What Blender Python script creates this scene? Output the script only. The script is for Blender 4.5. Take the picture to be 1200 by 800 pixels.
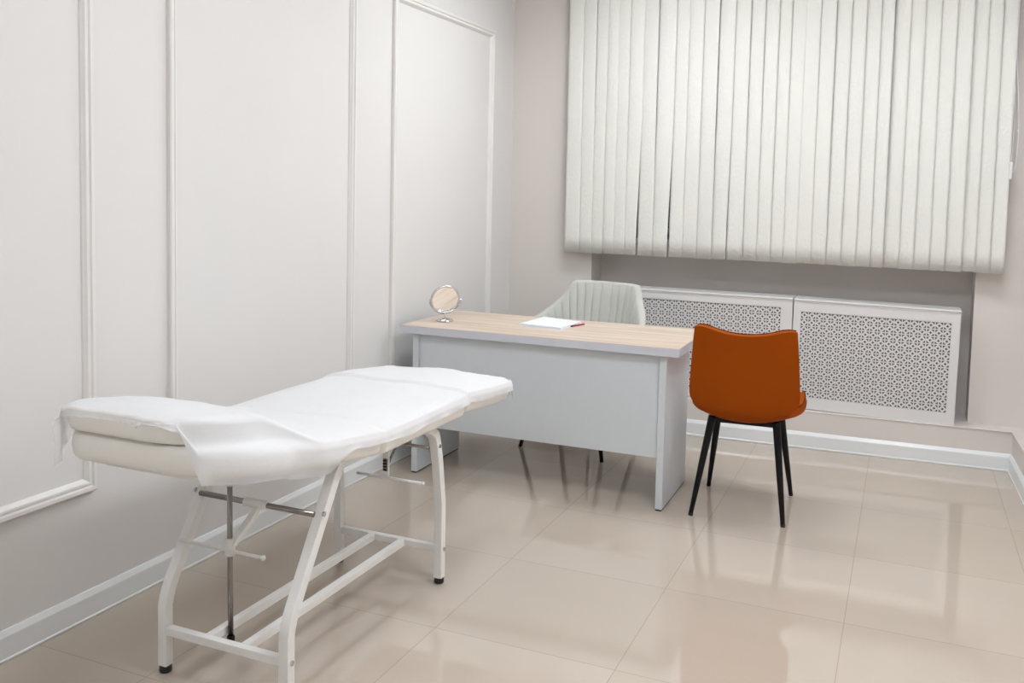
import bpy, bmesh, math, random
from mathutils import Vector, Matrix, noise
random.seed(7)
S = bpy.context.scene
for o in list(bpy.data.objects): bpy.data.objects.remove(o)
COL = S.collection
PI = math.pi

# ---------------------------------------------------------------- camera, world, exposure
YAW, PITCH, ROLL, F = math.radians(23.3706), math.radians(-3.9704), math.radians(1.2541), 1076.56
fw = Vector((-math.sin(YAW)*math.cos(PITCH), math.cos(YAW)*math.cos(PITCH), math.sin(PITCH)))
rt = Vector((math.cos(YAW), math.sin(YAW), 0)); up = rt.cross(fw)
r2 = rt*math.cos(ROLL)+up*math.sin(ROLL); u2 = -rt*math.sin(ROLL)+up*math.cos(ROLL)
cd = bpy.data.cameras.new('camera'); cam = bpy.data.objects.new('camera', cd); COL.objects.link(cam)
m = Matrix((r2, u2, -fw)).transposed().to_4x4(); m.translation = Vector((2.4171, -5.4774, 1.4321))
cam.matrix_world = m
cd.sensor_width = 36; cd.lens = F/1200*36; cd.shift_x = .00213; cd.shift_y = -.08477; cd.clip_start = .05
S.camera = cam
w = bpy.data.worlds.new('night'); S.world = w; w.use_nodes = True
w.node_tree.nodes['Background'].inputs[0].default_value = (.010, .022, .03, 1)
w.node_tree.nodes['Background'].inputs[1].default_value = 1
S.view_settings.view_transform = 'Standard'; S.view_settings.look = 'None'
S.view_settings.gamma = 1; S.view_settings.use_curve_mapping = False
S.view_settings.exposure = 0.32
CEIL = 2.95
LIGHTS = [(1.15, -1.15, 17.5), (1.35, -3.2, 8.5), (2.60, -1.4, 15.5), (2.65, -3.5, 26.0), (1.10, -5.8, 14.5)]   # ceiling panels: x, y, emission
LCOL = (.94, .985, 1.045)

# ---------------------------------------------------------------- materials
def mat(name, col, rough=.5, metal=0, spec=.5, bump=0, bscale=40, var=0, vscale=3, coat=0, sheen=0, alpha=1, trans=0, stretch=(1,1,1), bdist=.002):
    M = bpy.data.materials.new(name); M.use_nodes = True
    nt = M.node_tree; N = nt.nodes; L = nt.links; b = N['Principled BSDF']
    b.inputs['Base Color'].default_value = (*col, 1); b.inputs['Roughness'].default_value = rough
    b.inputs['Metallic'].default_value = metal; b.inputs['Specular IOR Level'].default_value = spec
    b.inputs['Coat Weight'].default_value = coat; b.inputs['Alpha'].default_value = alpha
    if sheen: b.inputs['Sheen Weight'].default_value = sheen
    tc = N.new('ShaderNodeTexCoord'); mp = N.new('ShaderNodeMapping'); mp.inputs['Scale'].default_value = stretch
    L.new(tc.outputs['Object'], mp.inputs['Vector'])
    n = N.new('ShaderNodeTexNoise'); n.inputs['Scale'].default_value = vscale; n.inputs['Detail'].default_value = 4
    L.new(mp.outputs[0], n.inputs['Vector'])
    mx = N.new('ShaderNodeMix'); mx.data_type = 'RGBA'
    v = max(var, .01)
    mx.inputs[6].default_value = (*[c*(1-v) for c in col], 1); mx.inputs[7].default_value = (*[min(1, c*(1+v)) for c in col], 1)
    L.new(n.outputs['Fac'], mx.inputs[0]); L.new(mx.outputs[2], b.inputs['Base Color'])
    if bump:
        n2 = N.new('ShaderNodeTexNoise'); n2.inputs['Scale'].default_value = bscale; n2.inputs['Detail'].default_value = 3
        L.new(mp.outputs[0], n2.inputs['Vector'])
        bp = N.new('ShaderNodeBump'); bp.inputs['Strength'].default_value = bump; bp.inputs['Distance'].default_value = bdist
        L.new(n2.outputs['Fac'], bp.inputs['Height']); L.new(bp.outputs[0], b.inputs['Normal'])
    if trans:
        t = N.new('ShaderNodeBsdfTranslucent'); t.inputs[0].default_value = (*col, 1)
        ms = N.new('ShaderNodeMixShader'); ms.inputs[0].default_value = trans
        L.new(b.outputs[0], ms.inputs[1]); L.new(t.outputs[0], ms.inputs[2]); L.new(ms.outputs[0], N['Material Output'].inputs[0])
    return M
M_wall = mat('wall_paint_left', (.76, .745, .725), .42, bump=.15, bscale=220, var=.012, bdist=.0008)
M_wallb = mat('wall_paint_back', (.74, .69, .645), .5, bump=.15, bscale=220, var=.012, bdist=.0008)
M_trim = mat('moulding_paint', (.80, .78, .75), .35)
M_base = mat('baseboard_white', (.82, .84, .84), .25)
M_ceil = mat('ceiling_paint', (.82, .81, .79), .7)
M_cover = mat('lacquered_mdf', (.75, .735, .72), .35)
M_grey = mat('grey_laminate', (.65, .685, .715), .4, var=.02, vscale=30, stretch=(1, 1, .15), bump=.05)
M_edge = mat('light_edge_band', (.62, .64, .70), .35)
M_white = mat('white_powder_coat', (.85, .845, .825), .3, coat=.2)
M_cream = mat('cream_vinyl', (.90, .875, .82), .4, var=.02, bump=.1, bscale=180)
M_sheet = mat('nonwoven_sheet', (.90, .905, .92), .85, bump=.35, bscale=22, alpha=.88, trans=.3, bdist=.006)
M_chrome = mat('chrome', (.62, .63, .65), .10, 1)
M_steel = mat('dark_chrome_tube', (.30, .28, .27), .25, 1)
M_black = mat('black_metal', (.004, .004, .005), .42, spec=.25)
M_rubber = mat('black_rubber', (.015, .015, .015), .5)
M_orange = mat('orange_velour', (.31, .057, .0), .8, sheen=.0, bump=.2, bscale=400, var=.05, vscale=8, spec=.12)
M_orange_d = mat('dark_orange_piping', (.13, .022, .001), .8, spec=.1)
M_green = mat('sage_grey_velour', (.52, .525, .48), .8, sheen=.25, bump=.1, bscale=300, var=.03)
M_blind = mat('cream_blind_fabric', (.83, .825, .77), .7, bump=.9, bscale=90, stretch=(1, 1, .5), bdist=.004, trans=.06, spec=.4)
M_plast = mat('white_plastic', (.85, .85, .88), .3)
M_paper = mat('paper_white', (.82, .86, .93), .6)
M_red = mat('red_pen_plastic', (.45, .02, .05), .3)
M_dark = mat('cavity_shade', (.13, .115, .10), .8)  # shade inside the radiator covers, put into a dark colour
M_grout = mat('grout_white', (.85, .85, .83), .6)
M_glass = bpy.data.materials.new('window_glass'); M_glass.use_nodes = True
_b = M_glass.node_tree.nodes['Principled BSDF']; _b.inputs['Transmission Weight'].default_value = 1; _b.inputs['Roughness'].default_value = 0; _b.inputs['Base Color'].default_value = (.9, .95, .95, 1)
M_mirror = mat('mirror_glass', (.93, .93, .93), .02, 1)

def floor_mat():
    M = bpy.data.materials.new('polished_porcelain_tile'); M.use_nodes = True
    nt = M.node_tree; N = nt.nodes; L = nt.links; b = N['Principled BSDF']
    g = N.new('ShaderNodeNewGeometry'); sp = N.new('ShaderNodeSeparateXYZ'); L.new(g.outputs['Position'], sp.inputs[0])
    def mth(op, a, bb=None, c=None):
        n = N.new('ShaderNodeMath'); n.operation = op
        for i, v in enumerate((a, bb, c)):
            if v is None: continue
            if isinstance(v, (int, float)): n.inputs[i].default_value = v
            else: L.new(v, n.inputs[i])
        return n.outputs[0]
    u = mth('DIVIDE', mth('SUBTRACT', sp.outputs[0], 1.060), .6115); v = mth('DIVIDE', mth('SUBTRACT', sp.outputs[1], -3.52), .634)
    du = mth('ABSOLUTE', mth('SUBTRACT', mth('FRACT', mth('ADD', u, 100.5)), .5)); dv = mth('ABSOLUTE', mth('SUBTRACT', mth('FRACT', mth('ADD', v, 100.5)), .5))
    d = mth('MINIMUM', mth('MULTIPLY', du, .6115), mth('MULTIPLY', dv, .634))
    gr = mth('LESS_THAN', d, .0013)
    cu = mth('FLOOR', mth('ADD', u, 100)); cv = mth('FLOOR', mth('ADD', v, 100))
    cx = N.new('ShaderNodeCombineXYZ'); L.new(cu, cx.inputs[0]); L.new(cv, cx.inputs[1])
    wn = N.new('ShaderNodeTexWhiteNoise'); L.new(cx.outputs[0], wn.inputs['Vector'])
    no = N.new('ShaderNodeTexNoise'); no.inputs['Scale'].default_value = 2.2; no.inputs['Detail'].default_value = 5
    L.new(g.outputs['Position'], no.inputs['Vector'])
    fac = mth('ADD', mth('MULTIPLY', wn.outputs['Value'], .35), mth('MULTIPLY', no.outputs['Fac'], .65))
    m1 = N.new('ShaderNodeMix'); m1.data_type = 'RGBA'
    m1.inputs[6].default_value = (.485, .410, .335, 1); m1.inputs[7].default_value = (.560, .485, .412, 1); L.new(fac, m1.inputs[0])
    m2 = N.new('ShaderNodeMix'); m2.data_type = 'RGBA'; m2.inputs[7].default_value = (.40, .325, .26, 1)
    L.new(gr, m2.inputs[0]); L.new(m1.outputs[2], m2.inputs[6]); L.new(m2.outputs[2], b.inputs['Base Color'])
    ro = mth('ADD', mth('MULTIPLY', gr, .03), .02); L.new(ro, b.inputs['Roughness'])
    b.inputs['IOR'].default_value = 1.82
    # very slight unevenness of the polished tiles
    n2 = N.new('ShaderNodeTexNoise'); n2.inputs['Scale'].default_value = 1.6; L.new(g.outputs['Position'], n2.inputs['Vector'])
    tl = mth('MULTIPLY', wn.outputs['Value'], .0)
    bp = N.new('ShaderNodeBump'); bp.inputs['Strength'].default_value = .02; bp.inputs['Distance'].default_value = .01
    L.new(n2.outputs['Fac'], bp.inputs['Height']); L.new(bp.outputs[0], b.inputs['Normal'])
    return M
M_floor = floor_mat()

def wood_mat():
    M = bpy.data.materials.new('pale_oak_laminate'); M.use_nodes = True
    nt = M.node_tree; N = nt.nodes; L = nt.links; b = N['Principled BSDF']
    tc = N.new('ShaderNodeTexCoord'); mp = N.new('ShaderNodeMapping'); mp.inputs['Scale'].default_value = (.9, 14, 1)
    L.new(tc.outputs['Object'], mp.inputs[0])
    n = N.new('ShaderNodeTexNoise'); n.inputs['Scale'].default_value = 2.2; n.inputs['Detail'].default_value = 6; n.inputs['Distortion'].default_value = .4
    L.new(mp.outputs[0], n.inputs['Vector'])
    r = N.new('ShaderNodeValToRGB'); r.color_ramp.elements[0].position = .33; r.color_ramp.elements[1].position = .68
    r.color_ramp.elements[0].color = (.55, .42, .31, 1); r.color_ramp.elements[1].color = (.71, .60, .50, 1)
    L.new(n.outputs['Fac'], r.inputs[0]); L.new(r.outputs[0], b.inputs['Base Color']); b.inputs['Roughness'].default_value = .38
    return M
M_wood = wood_mat()

# ---------------------------------------------------------------- helpers
def obj(name, bm, m, parent=None, smooth=False, off=(0, 0, 0), label=None):
    """Link one bmesh as one object; off is subtracted so parts can be drawn in room coordinates."""
    if any(off): bmesh.ops.translate(bm, verts=bm.verts, vec=-Vector(off))
    me = bpy.data.meshes.new(name); bmesh.ops.recalc_face_normals(bm, faces=bm.faces); bm.to_mesh(me); bm.free()
    me.materials.append(m)
    o = bpy.data.objects.new(name, me); COL.objects.link(o)
    if parent: o.parent = parent
    if smooth:
        for p in me.polygons: p.use_smooth = True
        if smooth != 'all':
            md = o.modifiers.new('w', 'WEIGHTED_NORMAL'); md.keep_sharp = True
            for e in me.edges: pass
            try: me.set_sharp_from_angle(angle=math.radians(40))
            except Exception: pass
    if label: o['label'] = label
    return o
def struct(name, bm, m, parent=None, **k):
    o = obj(name, bm, m, parent, **k)
    if not parent: o['kind'] = 'structure'
    return o
def thing(name, label, cat, loc=(0, 0, 0), rz=0, group=None):
    o = bpy.data.objects.new(name, None); COL.objects.link(o); o.location = loc; o.rotation_euler = (0, 0, rz)
    o.empty_display_size = .1; o['label'] = label; o['category'] = cat
    if group: o['group'] = group
    return o
def box(bm, x0, x1, y0, y1, z0, z1, bev=0, seg=2):
    g = bmesh.ops.create_cube(bm, size=1, matrix=Matrix.Translation(((x0+x1)/2, (y0+y1)/2, (z0+z1)/2)) @ Matrix.Diagonal((x1-x0, y1-y0, z1-z0, 1)))
    if bev:
        es = list({e for v in g['verts'] for e in v.link_edges})
        bmesh.ops.bevel(bm, geom=es, offset=bev, segments=seg, affect='EDGES', profile=.5)
    return bm
def B(*a, **k): return box(bmesh.new(), *a, **k)
def loft(bm, rings, closed=True, cap=True):
    R_ = [[bm.verts.new(p) for p in r] for r in rings]
    n = len(R_[0])
    for a, b in zip(R_[:-1], R_[1:]):
        for i in range(n if closed else n-1):
            j = (i+1) % n; bm.faces.new((a[i], a[j], b[j], b[i]))
    if cap:
        bm.faces.new(R_[0][::-1]); bm.faces.new(R_[-1])
    return R_
def smooth_path(pts, k=6):
    """Catmull-Rom resample"""
    P = [Vector(p) for p in pts]; P = [2*P[0]-P[1]]+P+[2*P[-1]-P[-2]]; out = []
    for i in range(1, len(P)-2):
        for s in range(k):
            t = s/k; a, b, c, d = P[i-1], P[i], P[i+1], P[i+2]
            out.append(.5*((2*b)+(c-a)*t+(2*a-5*b+4*c-d)*t*t+(-a+3*b-3*c+d)*t**3))
    out.append(P[-2]); return out
def tube(bm, pts, r, n=12, sect=None, refup=None):
    """sweep a round (or given) section along points; r may be a list"""
    P = [Vector(p) for p in pts]; rs = r if isinstance(r, (list, tuple)) else [r]*len(P)
    rings = []
    for i, p in enumerate(P):
        t = (P[min(i+1, len(P)-1)]-P[max(i-1, 0)]).normalized()
        ref = Vector(refup) if refup else (Vector((0, 0, 1)) if abs(t.z) < .9 else Vector((1, 0, 0)))
        a = t.cross(ref).normalized(); b = t.cross(a).normalized()
        if sect: rings.append([p+a*(sx*rs[i])+b*(sy*rs[i]) for sx, sy in sect])
        else: rings.append([p+a*math.cos(2*PI*k/n)*rs[i]+b*math.sin(2*PI*k/n)*rs[i] for k in range(n)])
    loft(bm, rings); return bm
def T(pts, r, **k): return tube(bmesh.new(), pts, r, **k)
def square_sect(c=.22):
    q = []
    for sx, sy in ((1, 1), (-1, 1), (-1, -1), (1, -1)):
        e = [(sx*1, sy*(1-c)), (sx*(1-.3*c), sy*(1-.3*c)), (sx*(1-c), sy*1)]
        q += e if sx*sy > 0 else e[::-1]
    return q
SQ = square_sect()
def lathe(bm, prof, n=32, c=(0, 0, 0)):
    rings = [[(c[0]+r*math.cos(2*PI*k/n), c[1]+r*math.sin(2*PI*k/n), c[2]+z) for k in range(n)] for r, z in prof]
    loft(bm, rings); return bm
def sstep(a, b, x):
    t = min(1, max(0, (x-a)/(b-a))); return t*t*(3-2*t)

# ---------------------------------------------------------------- room shell
W = 3.12; YB = .117; YF = -7.0; NX0, NX1, NY = .571, 2.770, .315
struct('floor', B(-.1, W+.1, YF-.1, .5, -.1, 0), M_floor)
struct('ceiling', B(-.1, W+.1, YF-.1, .5, CEIL, CEIL+.1), M_ceil)
struct('wall_left', B(-.1, 0, YF-.1, .5, 0, CEIL), M_wall)
struct('wall_right', B(W, W+.1, YF-.1, .5, 0, CEIL), M_wallb)
struct('wall_front', B(0, W, YF-.1, YF, 0, CEIL), M_wall)
bm = bmesh.new()                      # window wall with its shallow niche
WX0, WX1, WZ0, WZ1 = .78, 2.56, 1.15, 2.45
box(bm, 0, NX0, YB, .5, 0, CEIL); box(bm, NX1, W, YB, .5, 0, CEIL)
box(bm, NX0, NX1, YB, .5, 2.62, CEIL); box(bm, NX0, NX1, YB, .5, 0, .19)
box(bm, NX0, WX0, NY, .5, .19, 2.62); box(bm, WX1, NX1, NY, .5, .19, 2.62)
box(bm, WX0, WX1, NY, .5, .19, WZ0); box(bm, WX0, WX1, NY, .5, WZ1, 2.62)
struct('wall_back', bm, M_wallb)
# low plinth that runs under the radiator covers, slightly out of square, and along the right wall
ZL = .213; PW = 2.9825; TA = math.tan(.0401); RA = .0302
def yb(x): return (x-PW)*TA
bm = bmesh.new()
xr = PW+math.tan(RA)*4.4
out = [(0, yb(0)), (PW, 0), (xr, -4.4), (W, -4.4), (W, YB), (NX1, YB), (NX1, NY), (NX0, NY), (NX0, YB), (0, YB)]
loft(bm, [[(x, y, 0) for x, y in out], [(x, y, ZL) for x, y in out]])
es = [e for e in bm.edges if all(abs(v.co.z-ZL) < 1e-5 for v in e.verts) and all(v.co.y < YB-.01 for v in e.verts)]
bmesh.ops.bevel(bm, geom=es, offset=.006, segments=3, affect='EDGES')
struct('trim_4', bm, M_wallb)
# window behind the blinds
w1 = bmesh.new()
for a in ((WX0, WX1, WZ0, WZ0+.06), (WX0, WX1, WZ1-.06, WZ1), (WX0, WX0+.06, WZ0+.06, WZ1-.06), (WX1-.06, WX1, WZ0+.06, WZ1-.06), (1.62, 1.71, WZ0+.06, WZ1-.06)):
    box(w1, a[0], a[1], .40, .46, a[2], a[3], .004)
win = struct('window_1', w1, M_plast)
struct('window_glass', B(WX0+.06, WX1-.06, .425, .435, WZ0+.06, WZ1-.06), M_glass, win)
struct('window_sill', B(NX0+.01, NX1-.01, .23, .399, WZ0-.03, WZ0, .006), M_plast, win)

# baseboards (profiled)
BH = .0935
def baseboard(name, a, b, n, joints=()):
    """run from a to b, n = unit normal into the room"""
    a = Vector((*a, 0)); b = Vector((*b, 0)); n = Vector((*n, 0))
    prof = [(0, 0), (.016, 0), (.018, .004), (.018, .008), (.015, .011), (.015, .070), (.0145, .076), (.006, .0925), (.004, BH), (0, BH)]
    bm = bmesh.new()
    loft(bm, [[p+n*d+Vector((0, 0, z)) for d, z in prof] for p in (a, b)])
    o = struct(name, bm, M_base)
    for t in joints:
        c = a.lerp(b, t); d = (b-a).normalized()*.007
        bm = bmesh.new(); loft(bm, [[p+n*(dd+.0015 if dd > 0 else 0)+Vector((0, 0, z+(.001 if z > 0 else 0))) for dd, z in prof] for p in (c-d, c+d)])
        obj('joint_cover', bm, M_base, o)
    return o
baseboard('baseboard_left', (0, YF), (0, yb(0)), (1, 0))
n_b = Vector((math.sin(.0401), -math.cos(.0401)))
baseboard('baseboard_back', (0, yb(0)), (PW, 0), n_b, joints=(.757, .996))
baseboard('baseboard_right', (PW, 0), (xr, -4.4), (-math.cos(RA), -math.sin(RA)))

# wall frame mouldings on the left wall
def moulding(name, y0, y1, z0, z1):
    prof = [(0, 0), (0, .016), (.004, .021), (.015, .021), (.019, .0145), (.0225, .0145), (.0255, .018), (.0325, .0175), (.0375, .010), (.041, .006), (.043, 0)]
    bm = bmesh.new(); R_ = []
    for d, h in prof: R_.append([bm.verts.new((h, y, z)) for y, z in ((y0+d, z0+d), (y1-d, z0+d), (y1-d, z1-d), (y0+d, z1-d))])
    for a, b in zip(R_, R_[1:]):
        for i in range(4): j = (i+1) % 4; bm.faces.new((a[i], a[j], b[j], b[i]))
    return struct(name, bm, M_trim)
moulding('trim_1', -4.48, -3.295, .426, 2.417)
moulding('trim_2', -2.965, -1.775, .426, 2.417)
moulding('trim_3', -1.430, -.222, .426, 2.417)

# ---------------------------------------------------------------- ceiling lights (lamps of the room)
M_em = {}
def ceiling_light(x, y, e, label):
    t = thing('ceiling_light', label, 'ceiling light', (x, y, CEIL), group='ceiling panel lights')
    bm = bmesh.new()
    for a in ((-.3, .3, -.3, -.285), (-.3, .3, .285, .3), (-.3, -.285, -.285, .285), (.285, .3, -.285, .285)): box(bm, *a, -.03, 0)
    obj('frame', bm, M_plast, t)
    if e not in M_em:
        M = bpy.data.materials.new('lit_diffuser'); M.use_nodes = True
        b = M.node_tree.nodes['Principled BSDF']; b.inputs['Emission Color'].default_value = (*LCOL, 1); b.inputs['Emission Strength'].default_value = e
        M_em[e] = M
    obj('diffuser', B(-.285, .285, -.285, .285, -.022, -.012), M_em[e], t)
for (x, y, e), l in zip(LIGHTS, ('square white ceiling light panel above the desk', 'square white ceiling light panel above the treatment couch', 'square white ceiling light panel in front of the orange chair', 'square white ceiling light panel to the right of the treatment couch', 'square white ceiling light panel behind the camera')):
    ceiling_light(x, y, e, l)

# ---------------------------------------------------------------- vertical blinds
bt = thing('vertical_blind', 'cream fabric vertical slat blind closed across the window niche', 'blind', (1.66, .02, CEIL-.02))
OFF = (1.66, .02, CEIL-.02)
edges = [0.415, 0.508, 0.590, 0.662, 0.733, 0.806, 0.894, 0.985, 1.090, 1.166, 1.252, 1.344, 1.435, 1.524, 1.604, 1.681, 1.755, 1.829, 1.910, 1.990, 2.070, 2.150, 2.226, 2.294, 2.373, 2.446, 2.527, 2.603, 2.685, 2.750, 2.820]
lead = {6: .0, 8: .0, 12: .0}
for i, x0 in enumerate(edges):
    nx = edges[i+1] if i+1 < len(edges) else 2.889
    ww = nx-x0+.0085
    th = math.radians(random.uniform(1.5, 8)+(5 if i % 4 == 2 else 0)+(4 if i > 18 else 0)); bow = random.uniform(.003, .009)
    zbot = 1.052+random.uniform(-.0025, .0025)
    lean = random.uniform(-.004, .004); tw = random.uniform(-.02, .06); gap = .019 if i in (5, 7) else (.010 if i == 11 else 0)
    bm = bmesh.new(); rings = []
    NZ = 18; NXS = 8
    for k in range(NZ+1):
        z = zbot+(CEIL-.09-zbot)*k/NZ
        f = k/NZ; a = th+tw*f
        ring = []
        for s in range(NXS+1):
            u = s/NXS; sag = bow*(1-(2*u-1)**2)*(.5+.5*sstep(0, .5, f))
            xx = u*ww; px = x0+xx*math.cos(a)+lean*f-gap*(1-sstep(0, .5, f)); py = .026-xx*math.sin(a)-sag*math.cos(a)
            ring.append((px, py, z))
        rings.append(ring)
    loft(bm, rings, closed=False, cap=False)
    o = obj('slat', bm, M_blind, bt, smooth='all', off=OFF)
    md = o.modifiers.new('s', 'SOLIDIFY'); md.thickness = .0009
    # stitched weight pocket line near the hem
    if i % 1 == 0:
        bm = bmesh.new(); pts = []
        for s in range(NXS+1):
            u = s/NXS; sag = bow*.5*(1-(2*u-1)**2); xx = u*ww
            pts.append((x0-gap+xx*math.cos(th)+.0005, .026-xx*math.sin(th)-sag*math.cos(th)-.0008, zbot+.038))
        tube(bm, pts, .0005, n=4); obj('seam', bm, M_blind, o, off=(0, 0, 0))
        bpy.context.view_layer.update()
for o in [c for c in bpy.data.objects if c.name.startswith('seam')]:
    o.data.transform(Matrix.Translation(-Vector(OFF)))
obj('headrail', B(.40, 2.92, -.005, .045, CEIL-.09, CEIL-.045, .004), M_plast, bt, off=OFF)
obj('mounting_bracket', B(1.6, 1.72, .0, .04, CEIL-.045, CEIL-.001, .003), M_plast, bt, off=OFF)
cord = bmesh.new()
tube(cord, smooth_path([(2.915, -.02, CEIL-.08), (2.875, -.022, 2.45), (2.900, -.022, 1.9), (2.897, -.02, 1.63)]), .0013, n=6)
tube(cord, smooth_path([(2.918, -.012, CEIL-.08), (2.885, -.015, 2.4), (2.918, -.02, 1.9), (2.921, -.02, 1.70), (2.914, -.02, 1.60), (2.903, -.02, 1.592)]), .0015, n=6)
obj('cord', cord, M_plast, bt, off=OFF, smooth='all')
obj('cord_weight', B(2.891, 2.904, -.027, -.013, 1.548, 1.640, .004), M_plast, bt, off=OFF)
obj('cord_bead', lathe(bmesh.new(), [(.0005, -.005), (.004, -.003), (.004, .003), (.0005, .005)], 12, (2.919, -.02, 1.80)), M_plast, bt, off=OFF)

# ---------------------------------------------------------------- radiator covers
def radiator_cover(label, x0, wdt, h, y, z, roll, ncol, nrow, ml, mt):
    t = thing('radiator_cover', label, 'radiator cover', (x0, y, z), group='white radiator covers on the plinth under the window')
    t.rotation_euler = (0, roll, 0)
    D = .17 - 0
    cs = .0413
    gw, gh = ncol*cs, nrow*cs
    gx0 = ml; gx1 = gx0+gw; gz1 = h-mt; gz0 = gz1-gh
    bm = bmesh.new()
    for a in ((0, gx0, 0, h-.012), (gx1, wdt, 0, h-.012), (gx0, gx1, 0, gz0), (gx0, gx1, gz1, h-.012)): box(bm, a[0], a[1], 0, .018, a[2], a[3])
    box(bm, 0, .016, .018, D, 0, h-.012); box(bm, wdt-.016, wdt, .018, D, 0, h-.012)
    obj('frame', bm, M_cover, t)
    obj('top_board', B(-.001, wdt+.001, -.006, D, h-.012, h, .003), M_cover, t)
    for zz in (.018,): obj('top_bead', T([(0, -.001, h-.018), (wdt, -.001, h-.018)], .0022, n=6), M_cover, t)
    obj('shade_board', B(gx0-.02, gx1+.02, .075, .082, gz0-.02, gz1+.02), M_dark, t)  # added dark sheet, stands in for the shade behind the fretwork holes
    # fretwork of squares with a diamond ring in each cell
    bm = bmesh.new(); b_ = .0032; ri, ro = .30*cs*.62, .30*cs*.62+.0068
    V = lambda x, zz: bm.verts.new((x, .006, zz))
    def q(pts): bm.faces.new([V(*p) for p in pts])
    for i in range(ncol):
        for j in range(nrow):
            cx = gx0+(i+.5)*cs; cz = gz0+(j+.5)*cs; H = cs/2
            o4 = [(cx-H, cz-H), (cx+H, cz-H), (cx+H, cz+H), (cx-H, cz+H)]
            k = H-b_; i4 = [(cx-k, cz-k), (cx+k, cz-k), (cx+k, cz+k), (cx-k, cz+k)]
            for a in range(4): c = (a+1) % 4; q([o4[a], o4[c], i4[c], i4[a]])
            c_, R0 = k*.20, k*.42
            o8 = [(k, -c_), (k, c_), (c_, k), (-c_, k), (-k, c_), (-k, -c_), (-c_, -k), (c_, -k)]
            d0 = [(R0, 0), (0, R0), (-R0, 0), (0, -R0)]
            sh_ = lambda p: (cx+p[0], cz+p[1])
            for a in range(4):
                q([sh_(o8[2*a]), sh_(o8[2*a+1]), sh_(d0[a])])
                q([sh_(o8[2*a+1]), sh_(o8[(2*a+2) % 8]), sh_(d0[(a+1) % 4]), sh_(d0[a])])
    bmesh.ops.remove_doubles(bm, verts=bm.verts, dist=.0002)
    o = obj('perforated_panel', bm, M_cover, t)
    md = o.modifiers.new('s', 'SOLIDIFY'); md.thickness = .003; md.offset = 0
    return t
radiator_cover('white fretwork radiator cover partly hidden behind the desk and armchair', .632, 1.200, .634, -.002, .219, 0, 26, 13, .062, .058)
rc = radiator_cover('white fretwork radiator cover on the right, behind the orange chair', 1.8325, .866, .633, -.002, .219, .010, 19, 12, .040, .072)

# ---------------------------------------------------------------- desk
dt = thing('desk', 'grey panel office desk with pale oak top in front of the sage armchair', 'desk', (.104, -1.4964, 0), .008)
DL, DW = 1.413, .650
obj('desk_top', B(0, DL, 0, DW, .7115, .7485, .0015), M_edge, dt)
obj('oak_surface', B(.0008, DL-.0008, .0008, DW-.0008, .7483, .7500), M_wood, dt, label='pale oak laminate surface')
for x in (.062, DL-.060-.032):
    p = obj('side_panel', B(x, x+.032, .026, .508, .006, .7114, .0012), M_grey, dt)
    bm = bmesh.new(); box(bm, x+.002, x+.030, .026, .50, 0, .006); obj('glide_strip', bm, M_rubber, p)
obj('modesty_panel', B(.0941, DL-.0921, .040, .058, .238, .7114, .001), M_grey, dt)

# ---------------------------------------------------------------- mirror on the desk
mt_ = thing('table_mirror', 'small round chrome vanity mirror standing on the left end of the desk', 'mirror', (.236, -1.262, .7502), .0)
obj('base', lathe(bmesh.new(), [(.0001, 0), (.042, 0), (.044, .004), (.041, .009), (.030, .013), (.012, .016), (.007, .018), (.0001, .019)], 40), M_chrome, mt_, smooth=True)
obj('stem', lathe(bmesh.new(), [(.0001, .017), (.006, .018), (.0042, .024), (.006, .030), (.0035, .036), (.0035, .042), (.0001, .043)], 20), M_chrome, mt_, smooth=True)
ZC = .112; RR = .080
ang = math.radians(42)
arc = [((RR+.004)*math.cos(a)*math.cos(ang), (RR+.004)*math.cos(a)*math.sin(ang), ZC+.072/.08*(RR-.006)*math.sin(a)) for a in [PI+PI*k/28 for k in range(29)]]
obj('yoke', T(arc, .0028, n=10), M_chrome, mt_, smooth='all')
Mt = Matrix.Translation((0, 0, ZC)) @ Matrix.Rotation(ang, 4, 'Z') @ Matrix.Rotation(math.radians(14), 4, 'X') @ Matrix.Rotation(math.radians(90), 4, 'X')
def disc(prof, n=48):
    bm = lathe(bmesh.new(), prof, n); bmesh.ops.transform(bm, matrix=Mt, verts=bm.verts); return bm
bm = bmesh.new(); pts = [(.0735*math.cos(a), .0735*math.sin(a), 0) for a in [2*PI*k/48 for k in range(48)]]
rings = []
for k in range(48):
    a = 2*PI*k/48; rings.append([((.0735+.0060*math.cos(b))*math.cos(a), (.0735+.0060*math.cos(b))*math.sin(a), .006*math.sin(b)) for b in [2*PI*j/10 for j in range(10)]])
rings.append(rings[0]); loft(bm, rings, cap=False); bmesh.ops.remove_doubles(bm, verts=bm.verts, dist=1e-6)
bmesh.ops.transform(bm, matrix=Mt, verts=bm.verts); obj('rim', bm, M_chrome, mt_, smooth='all')
obj('mirror_glass', disc([(.0001, -.002), (.070, -.002), (.070, .002), (.0001, .002)]), M_mirror, mt_)
for s in (-1, 1):
    obj('pivot', T([(s*.076*math.cos(ang), s*.076*math.sin(ang), ZC), (s*.086*math.cos(ang), s*.086*math.sin(ang), ZC)], .003, n=12), M_chrome, mt_)

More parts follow.
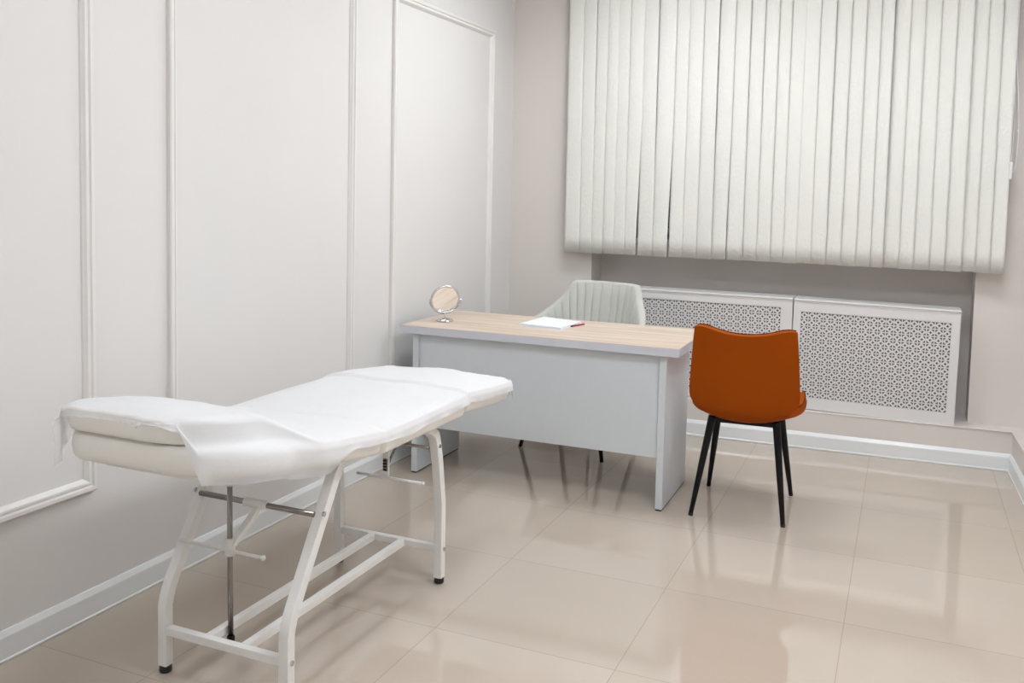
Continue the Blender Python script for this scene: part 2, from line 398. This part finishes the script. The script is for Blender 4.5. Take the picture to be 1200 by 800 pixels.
# ---------------------------------------------------------------- papers and pen
pt = thing('notepad', 'open white notepad lying on the oak desk top', 'notepad', (.745, -1.055, .7502), 0)
C4 = [(.625, -1.195), (.865, -1.225), (.885, -.965), (.640, -.885)]
def sheet_poly(c4, z0, z1, j=0):
    bm = bmesh.new(); c = [Vector((x+random.uniform(-j, j), y+random.uniform(-j, j), 0)) for x, y in c4]
    loft(bm, [[(p.x-.745, p.y+1.055, z) for p in c] for z in (z0, z1)]); return bm
obj('cover', sheet_poly(C4, 0, .0015), M_paper, pt)
for k in range(5): obj('page', sheet_poly([(x+(.745-x)*.03, y+(-1.055-y)*.03) for x, y in C4], .0015+.0018*k, .0032+.0018*k, .003), M_paper, pt)
pn = thing('pen', 'dark red pen lying at the right edge of the notepad', 'pen', (.895, -1.045, .7545), math.radians(76))
pen = bmesh.new(); tube(pen, [(-.062, 0, 0), (-.060, 0, 0), (.045, 0, 0), (.060, 0, 0)], [.0025, .0042, .0042, .0012], n=12)
obj('barrel', pen, M_red, pn, smooth=True)
obj('cap_end', T([(-.070, 0, 0), (-.062, 0, 0)], [.003, .0042], n=12), M_black, pn)
obj('clip', B(-.065, -.03, -.001, .001, .0040, .0056), M_chrome, pn)

# ---------------------------------------------------------------- orange chair
oc = thing('side_chair', 'burnt orange upholstered chair with black tapered legs beside the desk', 'chair', (1.781, -1.213, 0), math.radians(4))
def chair_shell():
    # profile: (y, z, half width, cup)  from seat front over the bend up the back
    P = smooth_path([(.232, .466, .212), (.215, .484, .234), (.12, .484, .247), (-.02, .470, .240), (-.115, .464, .205), (-.185, .470, .172), (-.228, .502, .190), (-.243, .555, .221), (-.252, .640, .221), (-.262, .740, .215), (-.270, .815, .210), (-.276, .886, .206)], 4)
    n = len(P); NU = 16; rings = []
    for i, p in enumerate(P):
        f = i/(n-1); row = []
        back = sstep(.45, .62, f)
        for s in range(NU+1):
            u = 2*s/NU-1
            hw = p.z
            # rounded corners at seat front and at the top of the back
            x = u*hw
            yy, zz = p.x, p.y
            zz += (1-back)*(.036*abs(u)**2.2)*sstep(0, .12, f)            # seat cups up at its sides
            yy += back*(.042*abs(u)**2.2)*(1-.3*sstep(.6, 1, f))          # back wraps forward
            zz += -sstep(.84, 1, f)*(.046*(1-abs(u)**2.0)) + sstep(.9, 1, f)*(-.020*max(0, abs(u)-.8)/.2*abs(u))
            if f < .12: yy -= .05*(abs(u)**4)*(1-f/.12)
            row.append((x, yy, zz))
        rings.append(row)
    return rings
rings = chair_shell()
bm = bmesh.new(); loft(bm, rings, closed=False, cap=False)
o = obj('upholstered_shell', bm, M_orange, oc, smooth='all')
md = o.modifiers.new('s', 'SOLIDIFY'); md.thickness = .034; md.offset = 1
bv = o.modifiers.new('b', 'BEVEL'); bv.width = .011; bv.segments = 3; bv.limit_method = 'ANGLE'; bv.angle_limit = math.radians(50)
ss = o.modifiers.new('u', 'SUBSURF'); ss.levels = 1; ss.render_levels = 1
edge = [r[0] for r in rings[:]]+rings[-1][1:-1]+[r[-1] for r in rings[::-1]]
obj('piping', T([(x, y-.001, z+.001) for x, y, z in edge], .0028, n=6), M_orange_d, oc, smooth='all')
# stitched seam across the seat side
obj('side_tag', B(.217, .226, -.232, -.216, .585, .605), M_black, oc)
obj('seat_bracket', (lambda b: (box(b, -.14, .14, -.165, -.125, .421, .437), box(b, -.14, .14, .10, .14, .421, .437), box(b, -.02, .02, -.125, .10, .421, .437), box(b, -.06, .06, -.06, .05, .430, .446), b)[-1])(bmesh.new()), M_black, oc)
for sx, sy, fx, fy in ((-1, -1, -.212, -.222), (1, -1, .186, -.212), (-1, 1, -.190, .238), (1, 1, .200, .246)):
    a = Vector((sx*.138, -.160 if sy < 0 else .130, .448)); b = Vector((fx, fy, 0))
    d = (b-a)
    lg = obj('leg', T([a, a+d*.02, a+d*.5, a+d*.985, b], [.0165, .0175, .0145, .0098, .0085], n=16), M_black, oc, smooth='all')
    b2 = bmesh.new(); tube(b2, [a+d*.975+Vector((0, 0, 0)), b+Vector((0, 0, 0))], [.0112, .0098], n=12); obj('foot_cap', b2, M_rubber, lg)

# ---------------------------------------------------------------- sage armchair
ac = thing('armchair', 'sage grey tub armchair with vertical channels tucked behind the desk', 'armchair', (.765, -.585, 0), math.radians(-9))
def tub():
    NT, NV = 336, 12; rings = []
    def pt(t, z, off, fl=0):
        a = t*math.radians(118); at = abs(t); g = (z-.44)/.46
        rx = .215+.10*g*sstep(-.2, .6, at)+.055*sstep(.40, .85, at)+off; ry = .205+.085*g+off
        ca, sa = math.cos(a), math.sin(a); p = .78
        x = rx*math.copysign(abs(sa)**p, sa); y = ry*math.copysign(abs(ca)**p, ca) if ca >= 0 else -(ry*.95)*abs(ca)**.9
        return (x-sa*fl, y-ca*fl, z)
    for i in range(NT+1):
        t = 2*i/NT-1; at = abs(t); q_ = min(1, max(0, (at-.27)/.62)); top = .897-.235*(1-(1-q_)**1.7)*sstep(0, .25, q_)
        th = .040*(1-.35*sstep(.9, 1, at)); r = []
        for k in range(NV+1):
            f = k/NV; fl = .0085*(abs(math.cos(t*PI*12)))**.4*sstep(1, .95, at)*sstep(0, .06, f)*(1-sstep(.90, 1, f))
            r.append(pt(t, .44+(top-.44)*f, 0, fl))
        r += [pt(t, top+.010, .006), pt(t, top+.014, th/2), pt(t, top+.010, th-.006)]
        for k in range(NV, -1, -2): r.append(pt(t, .44+(top-.44)*k/NV, th))
        rings.append(r)
    return rings
bm = bmesh.new(); loft(bm, tub())
o = obj('tub_back', bm, M_green, ac, smooth=True)
def cushion(hx, hy, z0, z1, r=.02, n=48, c=(0, 0), p=.45):
    bm = bmesh.new(); prof = [(-r, 0), (-r*.3, r*.25), (0, r), (0, (z1-z0)-r), (-r*.3, (z1-z0)-r*.25), (-r, (z1-z0)), (-hx*.5, (z1-z0)+.006)]
    rings = []
    for d, z in prof:
        rings.append([(c[0]+(hx+d)*math.copysign(abs(math.cos(a))**p, math.cos(a)), c[1]+(hy+d)*math.copysign(abs(math.sin(a))**p, math.sin(a)), z0+z) for a in [2*PI*k/n for k in range(n)]])
    loft(bm, rings); return bm
obj('seat_cushion', cushion(.205, .215, .44, .50, c=(0, -.02)), M_green, ac, smooth=True)
obj('seat_base', cushion(.222, .222, .395, .44, c=(0, -.015)), M_green, ac, smooth=True)
for sx, sy in ((-1, -1), (1, -1), (-1, 1), (1, 1)):
    a = Vector((sx*.165, sy*.165-.01, .40)); b = Vector((sx*.256, -.235 if sy < 0 else .215, 0)); d = b-a
    obj('leg', T([a, a+d*.5, b], [.018, .015, .010], n=16), M_black, ac, smooth='all')

# ---------------------------------------------------------------- treatment couch
RC = (.685, -3.01, 0)
tb = thing('treatment_couch', 'white metal treatment couch with cream vinyl pads in front of the panelled wall', 'treatment couch', RC)
XC = .665
def hw(y):                                    # half width of the pads along the couch
    return .250+.060*sstep(-3.78, -3.38, y) - .012*sstep(-2.35, -2.06, y)
def zb(y):                                    # underside of the pads
    if y < -3.085: return .614+(-3.085-y)*.144
    if y < -2.51: return .612
    return .622-(y+2.51)*.088
TH = .080
def pad_outline(y0, y1, r0, r1, w=hw, xc=None, rn=None):
    """r0/r1: corner radii at the head/foot side; rn: radius of the head corner on the room side"""
    xc = XC if xc is None else xc
    def side(ra, rb):
        n = 12; q = []
        for k in range(n+1): q.append((y0+ra*(1-math.cos(PI/2*k/n)), ra*(1-math.sin(PI/2*k/n))))
        for k in range(1, 16): q.append((y0+ra+(y1-rb-y0-ra)*k/16, 0))
        for k in range(n+1): q.append((y1-rb+rb*math.sin(PI/2*k/n), rb*(1-math.cos(PI/2*k/n))))
        return q
    R_ = [(xc+w(y)-d, y) for y, d in side(rn or r0, r1)]; L_ = [(xc-w(y)+d, y) for y, d in side(r0, r1)]
    return R_+L_[::-1]
def slab(outl, zf, th, r=.02, bulge=0):
    pts = [Vector((x, y)) for x, y in outl]
    q = []
    for p in pts:
        if not q or (p-q[-1]).length > 1e-4: q.append(p)
    pts = q; n = len(pts); c = sum(pts, Vector((0, 0)))/n
    def inset(d):
        o_ = []
        for i, p in enumerate(pts):
            t = (pts[(i+1) % n]-pts[i-1]).normalized(); nn = Vector((-t.y, t.x))
            if nn.dot(c-p) < 0: nn = -nn
            o_.append(p+nn*d)
        return o_
    bm = bmesh.new(); rings = []
    for k in range(4): a = PI/2*k/3; rings.append([(p.x, p.y, zf(p.y)+r*(1-math.sin(a))) for p in inset(r*(1-math.cos(a)))][:] if False else [(p.x, p.y, zf(p.y)+r-r*math.cos(a)) for p in inset(r-r*math.sin(a))])
    rings.append([(p.x, p.y, zf(p.y)+th/2) for p in inset(-bulge)])
    for k in range(4): a = PI/2*k/3; rings.append([(p.x, p.y, zf(p.y)+th-r+r*math.sin(a)) for p in inset(r-r*math.cos(a))])
    loft(bm, rings); return bm
for nm, y0, y1, r0, r1 in (('backrest_pad', -3.785, -3.087, .09, .025), ('seat_pad', -3.083, -2.512, .025, .02), ('foot_pad', -2.508, -2.045, .02, .07)):
    p = obj(nm, slab(pad_outline(y0, y1, r0, r1, rn=.17 if r0 > .05 else r0), zb, TH, .022 if r0 > .05 else .018, .003), M_cream, tb, smooth=True, off=RC)
    # board under the upholstery
    obj('pad_board', slab(pad_outline(y0+.05, y1-.05, max(r0, .02), max(r1, .02), lambda y: hw(y)-.05), lambda y: zb(y)-.010, .014, .002), M_white, p, smooth=True, off=RC)
SX = (.475, .908)
hb = .0165
for x in SX:
    r = .0155 if x < .6 else .0165; ix = .06 if x > .6 else -.02
    for s in (0, 1):
        if s == 0: pts = [(x, -3.470, .022), (x, -3.470, .12), (x, -3.470, .20)]+[tuple(v) for v in smooth_path([(x, -3.464, .225), (x, -3.448, .262), (x, -3.42, .31)], 4)]+[(x, -3.355, .418), (x, -3.275, .552)]+[tuple(v) for v in smooth_path([(x, -3.255, .586), (x, -3.235, .612), (x-ix*.15, -3.205, .628), (x-ix*.6, -3.165, .622), (x-ix, -3.11, .606)], 4)]+[(x-ix, -3.01, .600)]
        else: pts = [(x, -2.572, .022), (x, -2.572, .12), (x, -2.574, .30)]+[(x, -2.600, .46), (x, -2.622, .545)]+[tuple(v) for v in smooth_path([(x, -2.630, .562), (x-ix*.3, -2.65, .584), (x-ix*.8, -2.69, .598), (x-ix, -2.74, .600)], 4)]+[(x-ix, -3.01, .600)]
        lg = obj('leg', T(pts, r, sect=SQ, refup=(1, 0, 0)), M_white, tb, smooth=True, off=RC)
        y = pts[0][1]
        obj('rubber_foot', lathe(bmesh.new(), [(.0001, 0), (.017, .001), (.0185, .006), (.0175, .018), (.013, .024), (.0001, .025)], 20, (x, y, 0)), M_rubber, lg, smooth=True, off=RC)
        sg = 1 if x > .6 else -1
        for z, yy in (((.128, y), (.500, -3.325)) if s == 0 else ((.128, y), (.520, -2.618))):
            obj('bolt', T([(x+sg*.0155, yy, z), (x+sg*.021, yy, z)], .0075, n=10), M_chrome, lg, off=RC)
for y in (-3.470, -2.572):
    obj('crossbar', T([(SX[0]+.012, y, .128), (SX[1]-.012, y, .128)], .0125, sect=SQ, refup=(0, 0, 1)), M_white, tb, smooth=True, off=RC)
    obj('top_crossbar', T([(SX[0]+.012, y+(.26 if y < -3 else -.12), .598), (SX[1]-.06, y+(.26 if y < -3 else -.12), .598)], .0125, sect=SQ, refup=(0, 0, 1)), M_white, tb, smooth=True, off=RC)
for x in (.628, .755):
    obj('stretcher', T([(x, -3.458, .128), (x, -2.584, .128)], .0125, sect=SQ, refup=(0, 0, 1)), M_white, tb, smooth=True, off=RC)
# height mechanism under the backrest
CY, CZ = -3.335, .497
obj('chrome_axle', T([(SX[0]+.01, CY, CZ), (SX[1]-.01, CY, CZ)], .0085, n=14), M_steel, tb, smooth='all', off=RC, label='dark chrome axle under the backrest')
RX, RY = .648, -3.394
obj('axle_sleeve', T([(.655, CY, CZ), (.735, CY, CZ)], .0135, n=14), M_white, tb, smooth=True, off=RC)
obj('link_arm', T([(.700, CY-.002, CZ-.01), (.690, -3.355, .455), (.665, -3.385, .405), (.655, RY+.004, .385)], .0095, sect=[(sx, sy*.5*2) for sx, sy in SQ], refup=(1, 0, 0)), M_white, tb, smooth=True, off=RC)
obj('clamp_collar', T([(RX, RY, .355), (RX, RY, .405)], .0155, n=12), M_white, tb, smooth=True, off=RC)
rod = obj('adjusting_rod', T([(RX+.003, RY, .105), (RX, RY, .300), (RX-.002, RY, .648)], .0078, n=14), M_steel, tb, smooth='all', off=RC, label='dark chrome adjusting rod')
obj('rod_end', T([(RX+.003, RY, .098), (RX+.003, RY, .112)], .0115, n=6), M_black, rod, off=RC)
obj('rod_socket', T([(RX-.001, RY, .560), (RX-.002, RY, .655)], .0105, n=14), M_white, rod, smooth='all', off=RC)
hd = obj('clamp_handle', T([(.470, -3.404, .372), (.775, -3.404, .372)], .0052, n=10), M_white, tb, smooth='all', off=RC)
obj('handle_knob', lathe(bmesh.new(), [(.0001, -.008), (.006, -.006), (.008, 0), (.006, .006), (.0001, .008)], 12, (.775, -3.404, .372)), M_white, hd, smooth='all', off=RC)
# ratchet under the seat
QY = -2.70
obj('chrome_axle', T([(SX[0]+.01, -2.645, .517), (SX[1]-.01, -2.645, .517)], .0060, n=12), M_steel, tb, smooth='all', off=RC, label='dark chrome axle under the seat')
obj('ratchet_plate', B(.742, .768, QY-.004, QY+.004, .412, .606, .002), M_white, tb, off=RC)
rp = obj('ratchet', B(.747, .765, QY-.009, QY-.004, .430, .475, .002), M_steel, tb, off=RC)
for k in range(4): obj('ratchet_tooth', B(.749, .763, QY-.0125, QY-.009, .433+k*.011, .438+k*.011), M_black, rp, off=RC)
obj('link_arm', T([(.760, QY, .45), (.775, -2.66, .515), (.775, -2.648, .59)], .0058, n=8), M_steel, tb, off=RC)
hd = obj('clamp_handle', T([(.635, QY, .405), (.905, QY, .405)], .0050, n=10), M_white, tb, smooth='all', off=RC)
obj('handle_knob', lathe(bmesh.new(), [(.0001, -.007), (.005, -.005), (.007, 0), (.005, .005), (.0001, .007)], 12, (.905, QY, .405)), M_white, hd, smooth='all', off=RC)

# head cushion lying on the backrest pad
def zpt(y): return zb(y)+TH
PY0, PY1 = -3.80, -3.53
XP = XC-.012
def phw(y): return .232
HC = (XC, -3.61, zpt(-3.61))
hc = thing('head_cushion', 'thick cream vinyl head cushion lying under the sheet at the couch head', 'cushion', HC)
PTH = .062
obj('cushion_body', slab(pad_outline(PY0, PY1, .09, .12, phw, XP, .17), lambda y: zpt(y)+.001, PTH, .012, .004), M_cream, hc, smooth=True, off=HC)
ol = pad_outline(PY0, PY1, .09, .12, phw, XP, .17)
seam = [(x, y, zpt(y)+.001+PTH-.006) for x, y in ol]
bm = T(seam+[seam[0]], .0028, n=6); obj('piping', bm, M_cream, hc, smooth='all', off=HC)

# disposable sheet draped over pads and cushion
def sheet():
    bm = bmesh.new(); SY0, SY1 = -3.822, -2.035; NV, = (220,)
    rows = []
    for j in range(NV+1):
        f = j/NV; y = SY0+(SY1-SY0)*f
        wy = max(hw(min(max(y, -3.70), -2.12)), 0)
        # rounded plan corners at both ends
        e0 = max(0, (-3.69-y)/.135); e1 = max(0, (y+2.11)/.085)
        rc_ = .10*(1-math.sqrt(max(0, 1-min(1, e0)**2)))+.06*(1-math.sqrt(max(0, 1-min(1, e1)**2)))
        pil = 1-sstep(-3.58, -3.41, y)
        wy = wy*(1-pil*.0)-rc_
        wt = wy*(1-pil)+(phw(y)-rc_*.85+.020)*pil
        base = zpt(min(max(y, -3.765), -2.065))
        H = base+.007+pil*(PTH+.004)
        endr = -.02*min(1, e1)**2 - .010*min(1, e0)**3
        row = []
        # near flap length and far flap length
        fn = .019+.010*noise.noise(Vector((y*5, 1.3, 0)))+.003*math.sin(y*23)
        st = sstep(-3.786, -3.776, y)
        fn = fn*(.3+.7*st)+.052*st*(1-sstep(-3.45, -3.22, y))
        # near edge of the cushion corner is rounder than the far one
        en = max(0, (-3.62-y)/.20); rnn = .16*(1-math.sqrt(max(0, 1-min(1, en)**2)))
        wn = max(.02, hw(min(max(y, -3.78), -2.12))+.004-(rnn if en > 0 else rc_))
        wn += .012*sstep(-3.75, -3.65, y)*(1-sstep(-3.42, -3.25, y))
        wtn = wn*(1-pil)+(phw(y)-.012-(rnn if en > 0 else rc_)+.004)*pil
        ff = .05+.03*noise.noise(Vector((y*4, 9.1, 0)))+.06*(1-sstep(-3.78, -3.68, y))
        S_ = []
        for k in range(9): S_.append(('f', 1-k/9))
        for k in range(41): S_.append(('t', -1+2*k/40))
        NN = 22
        path = [(wtn, H-.010+endr)]
        pq = pil*st
        path += [(wtn+.001+.008*pq, H-.0105-(PTH-.004)*pq), (wtn+.002+(max(wn+.006, wtn+.014)-wtn)*pq, H-.011-(PTH+.003)*pq)]
        f0 = .15+.85*sstep(-3.824, -3.795, y)
        path += [(path[-1][0]+.008, path[-1][1]-.016*f0), (path[-1][0]+.010, path[-1][1]-(.016+fn)*f0)]
        seg = [math.dist(path[i], path[i+1]) for i in range(len(path)-1)]; tot = sum(seg); near = []
        for k in range(1, NN+1):
            d = tot*k/NN; i = 0
            while i < len(seg)-1 and d > seg[i]: d -= seg[i]; i += 1
            q = min(1, d/seg[i]); near.append([path[i][0]+(path[i+1][0]-path[i][0])*q, path[i][1]+(path[i+1][1]-path[i][1])*q])
        for _ in range(3):
            c_ = [path[0]]+near
            for i in range(1, NN): near[i-1] = [(c_[i-1][0]+2*c_[i][0]+c_[i+1][0])/4, (c_[i-1][1]+2*c_[i][1]+c_[i+1][1])/4]
        for k in range(1, NN+1): S_.append(('n', k/NN))
        for kind, s in S_:
            if kind == 't':
                x = s*(wtn if s > 0 else wt)
                edge = sstep(.84, 1, abs(s))
                z = H-.010*edge**2 + endr
                crown = .010*(1-s*s)
                z += crown*(1-pil)+pil*.012*(1-s*s)*sstep(-3.83, -3.70, y)
                puff = .010*noise.noise(Vector((s*1.6, y*3.1, 2)))+.004*noise.noise(Vector((s*5, y*9, 5)))
                puff *= (1-.6*pil)
                z += max(-.003, puff)*(1-.55*sstep(.75, 1, abs(s)))
                # soft ridge where the two pads meet
                z -= .003*math.exp(-((y+2.51)/.018)**2)+.002*math.exp(-((y+3.085)/.02)**2)
                px = XC+x; pz = z
            else:
                if kind == 'n':
                    q = near[round(s*NN)-1]; wv = s*s*noise.noise(Vector((y*13, 7.7, s)))
                    row.append((XC+q[0]+max(-.003, .007*wv), y, q[1]+.006*wv)); continue
                sg = -1; L_ = ff
                r = .016; zt = H-.010+endr; d = s*(L_+r)
                bow = (wy-wt)
                a = min(1, d/(.03+bow)); ox = .008*math.sin(a*PI/2)+bow*sstep(0, 1, d/(PTH*pil+.02)) if pil > .02 else .008*math.sin(a*PI/2)+bow
                wav = .004*s*noise.noise(Vector((y*12, 7.7 if sg > 0 else 3.1, s)))
                px = XC+sg*(wt+ox+max(-.004, wav)+.003*s); pz = zt-d*(1-.1*(1-min(1, d/.02)))
            py = y
            if kind == 't': py += .006*noise.noise(Vector((s*6, j/NV*3, 8)))*(1 if (j < 3 or j > NV-3) else 0)
            row.append((px, py, pz))
        rows.append(row)
    # far end: let the sheet fall over the foot end
    last = rows[-1]
    for k in range(1, 7):
        d = k/6; row = []
        for (x, y, z) in last:
            s = (x-XC)/.3; drop = (.030+.035*abs(s)**3+.018*noise.noise(Vector((x*9, 0, 4))))*d
            row.append((x+(.004*d*s), y+.010*math.sin(min(1, d*2)*PI/2)+.004*d*noise.noise(Vector((x*20, d, 0))), z-drop))
        rows.append(row)
    first = rows[0]; pre = []
    for k in range(1, 4):
        d = k/3; row = []
        for (x, y, z) in first:
            s = (x-XC)/.2; drop = (.006+.012*max(0, -s)**3)*d
            row.append((x-.010*d*max(0, -s), y-.006*d-.012*d*max(0, -s), z-drop))
        pre.append(row)
    rows = pre[::-1]+rows
    loft(bm, rows, closed=False, cap=False); return bm
sh = obj('disposable_sheet', sheet(), M_sheet, None, smooth='all')
at = sh.data.attributes.new('single_layer', 'FLOAT', 'POINT')       # where only one thin layer hangs free of the pads
for v in sh.data.vertices:
    c = v.co; y_ = min(max(c.y, -3.76), -2.05); side = sstep(hw(y_)-.04, hw(y_)-.01, abs(c.x-XC))
    low = 1-sstep(zb(y_)+.005, zb(y_)+.045, c.z)
    at.data[v.index].value = min(1, max(side*low, sstep(.0, .02, -3.795-c.y), sstep(0, .012, c.y+2.030), sstep(.245, .262, XC-c.x)*(1-sstep(-3.70, -3.62, c.y))))
_n = M_sheet.node_tree; _a = _n.nodes.new('ShaderNodeAttribute'); _a.attribute_name = 'single_layer'
_m = _n.nodes.new('ShaderNodeMapRange'); _m.inputs[3].default_value = 1.0; _m.inputs[4].default_value = .35
_n.links.new(_a.outputs['Fac'], _m.inputs[0])
_t = _n.nodes.new('ShaderNodeBsdfTransparent'); _x = _n.nodes.new('ShaderNodeMixShader'); _o = _n.nodes['Material Output']
_src = _o.inputs[0].links[0].from_socket
_n.links.new(_m.outputs[0], _x.inputs[0]); _n.links.new(_t.outputs[0], _x.inputs[1]); _n.links.new(_src, _x.inputs[2]); _n.links.new(_x.outputs[0], _o.inputs[0])
sh['label'] = 'thin white disposable sheet draped over the couch and its head cushion'; sh['category'] = 'sheet'
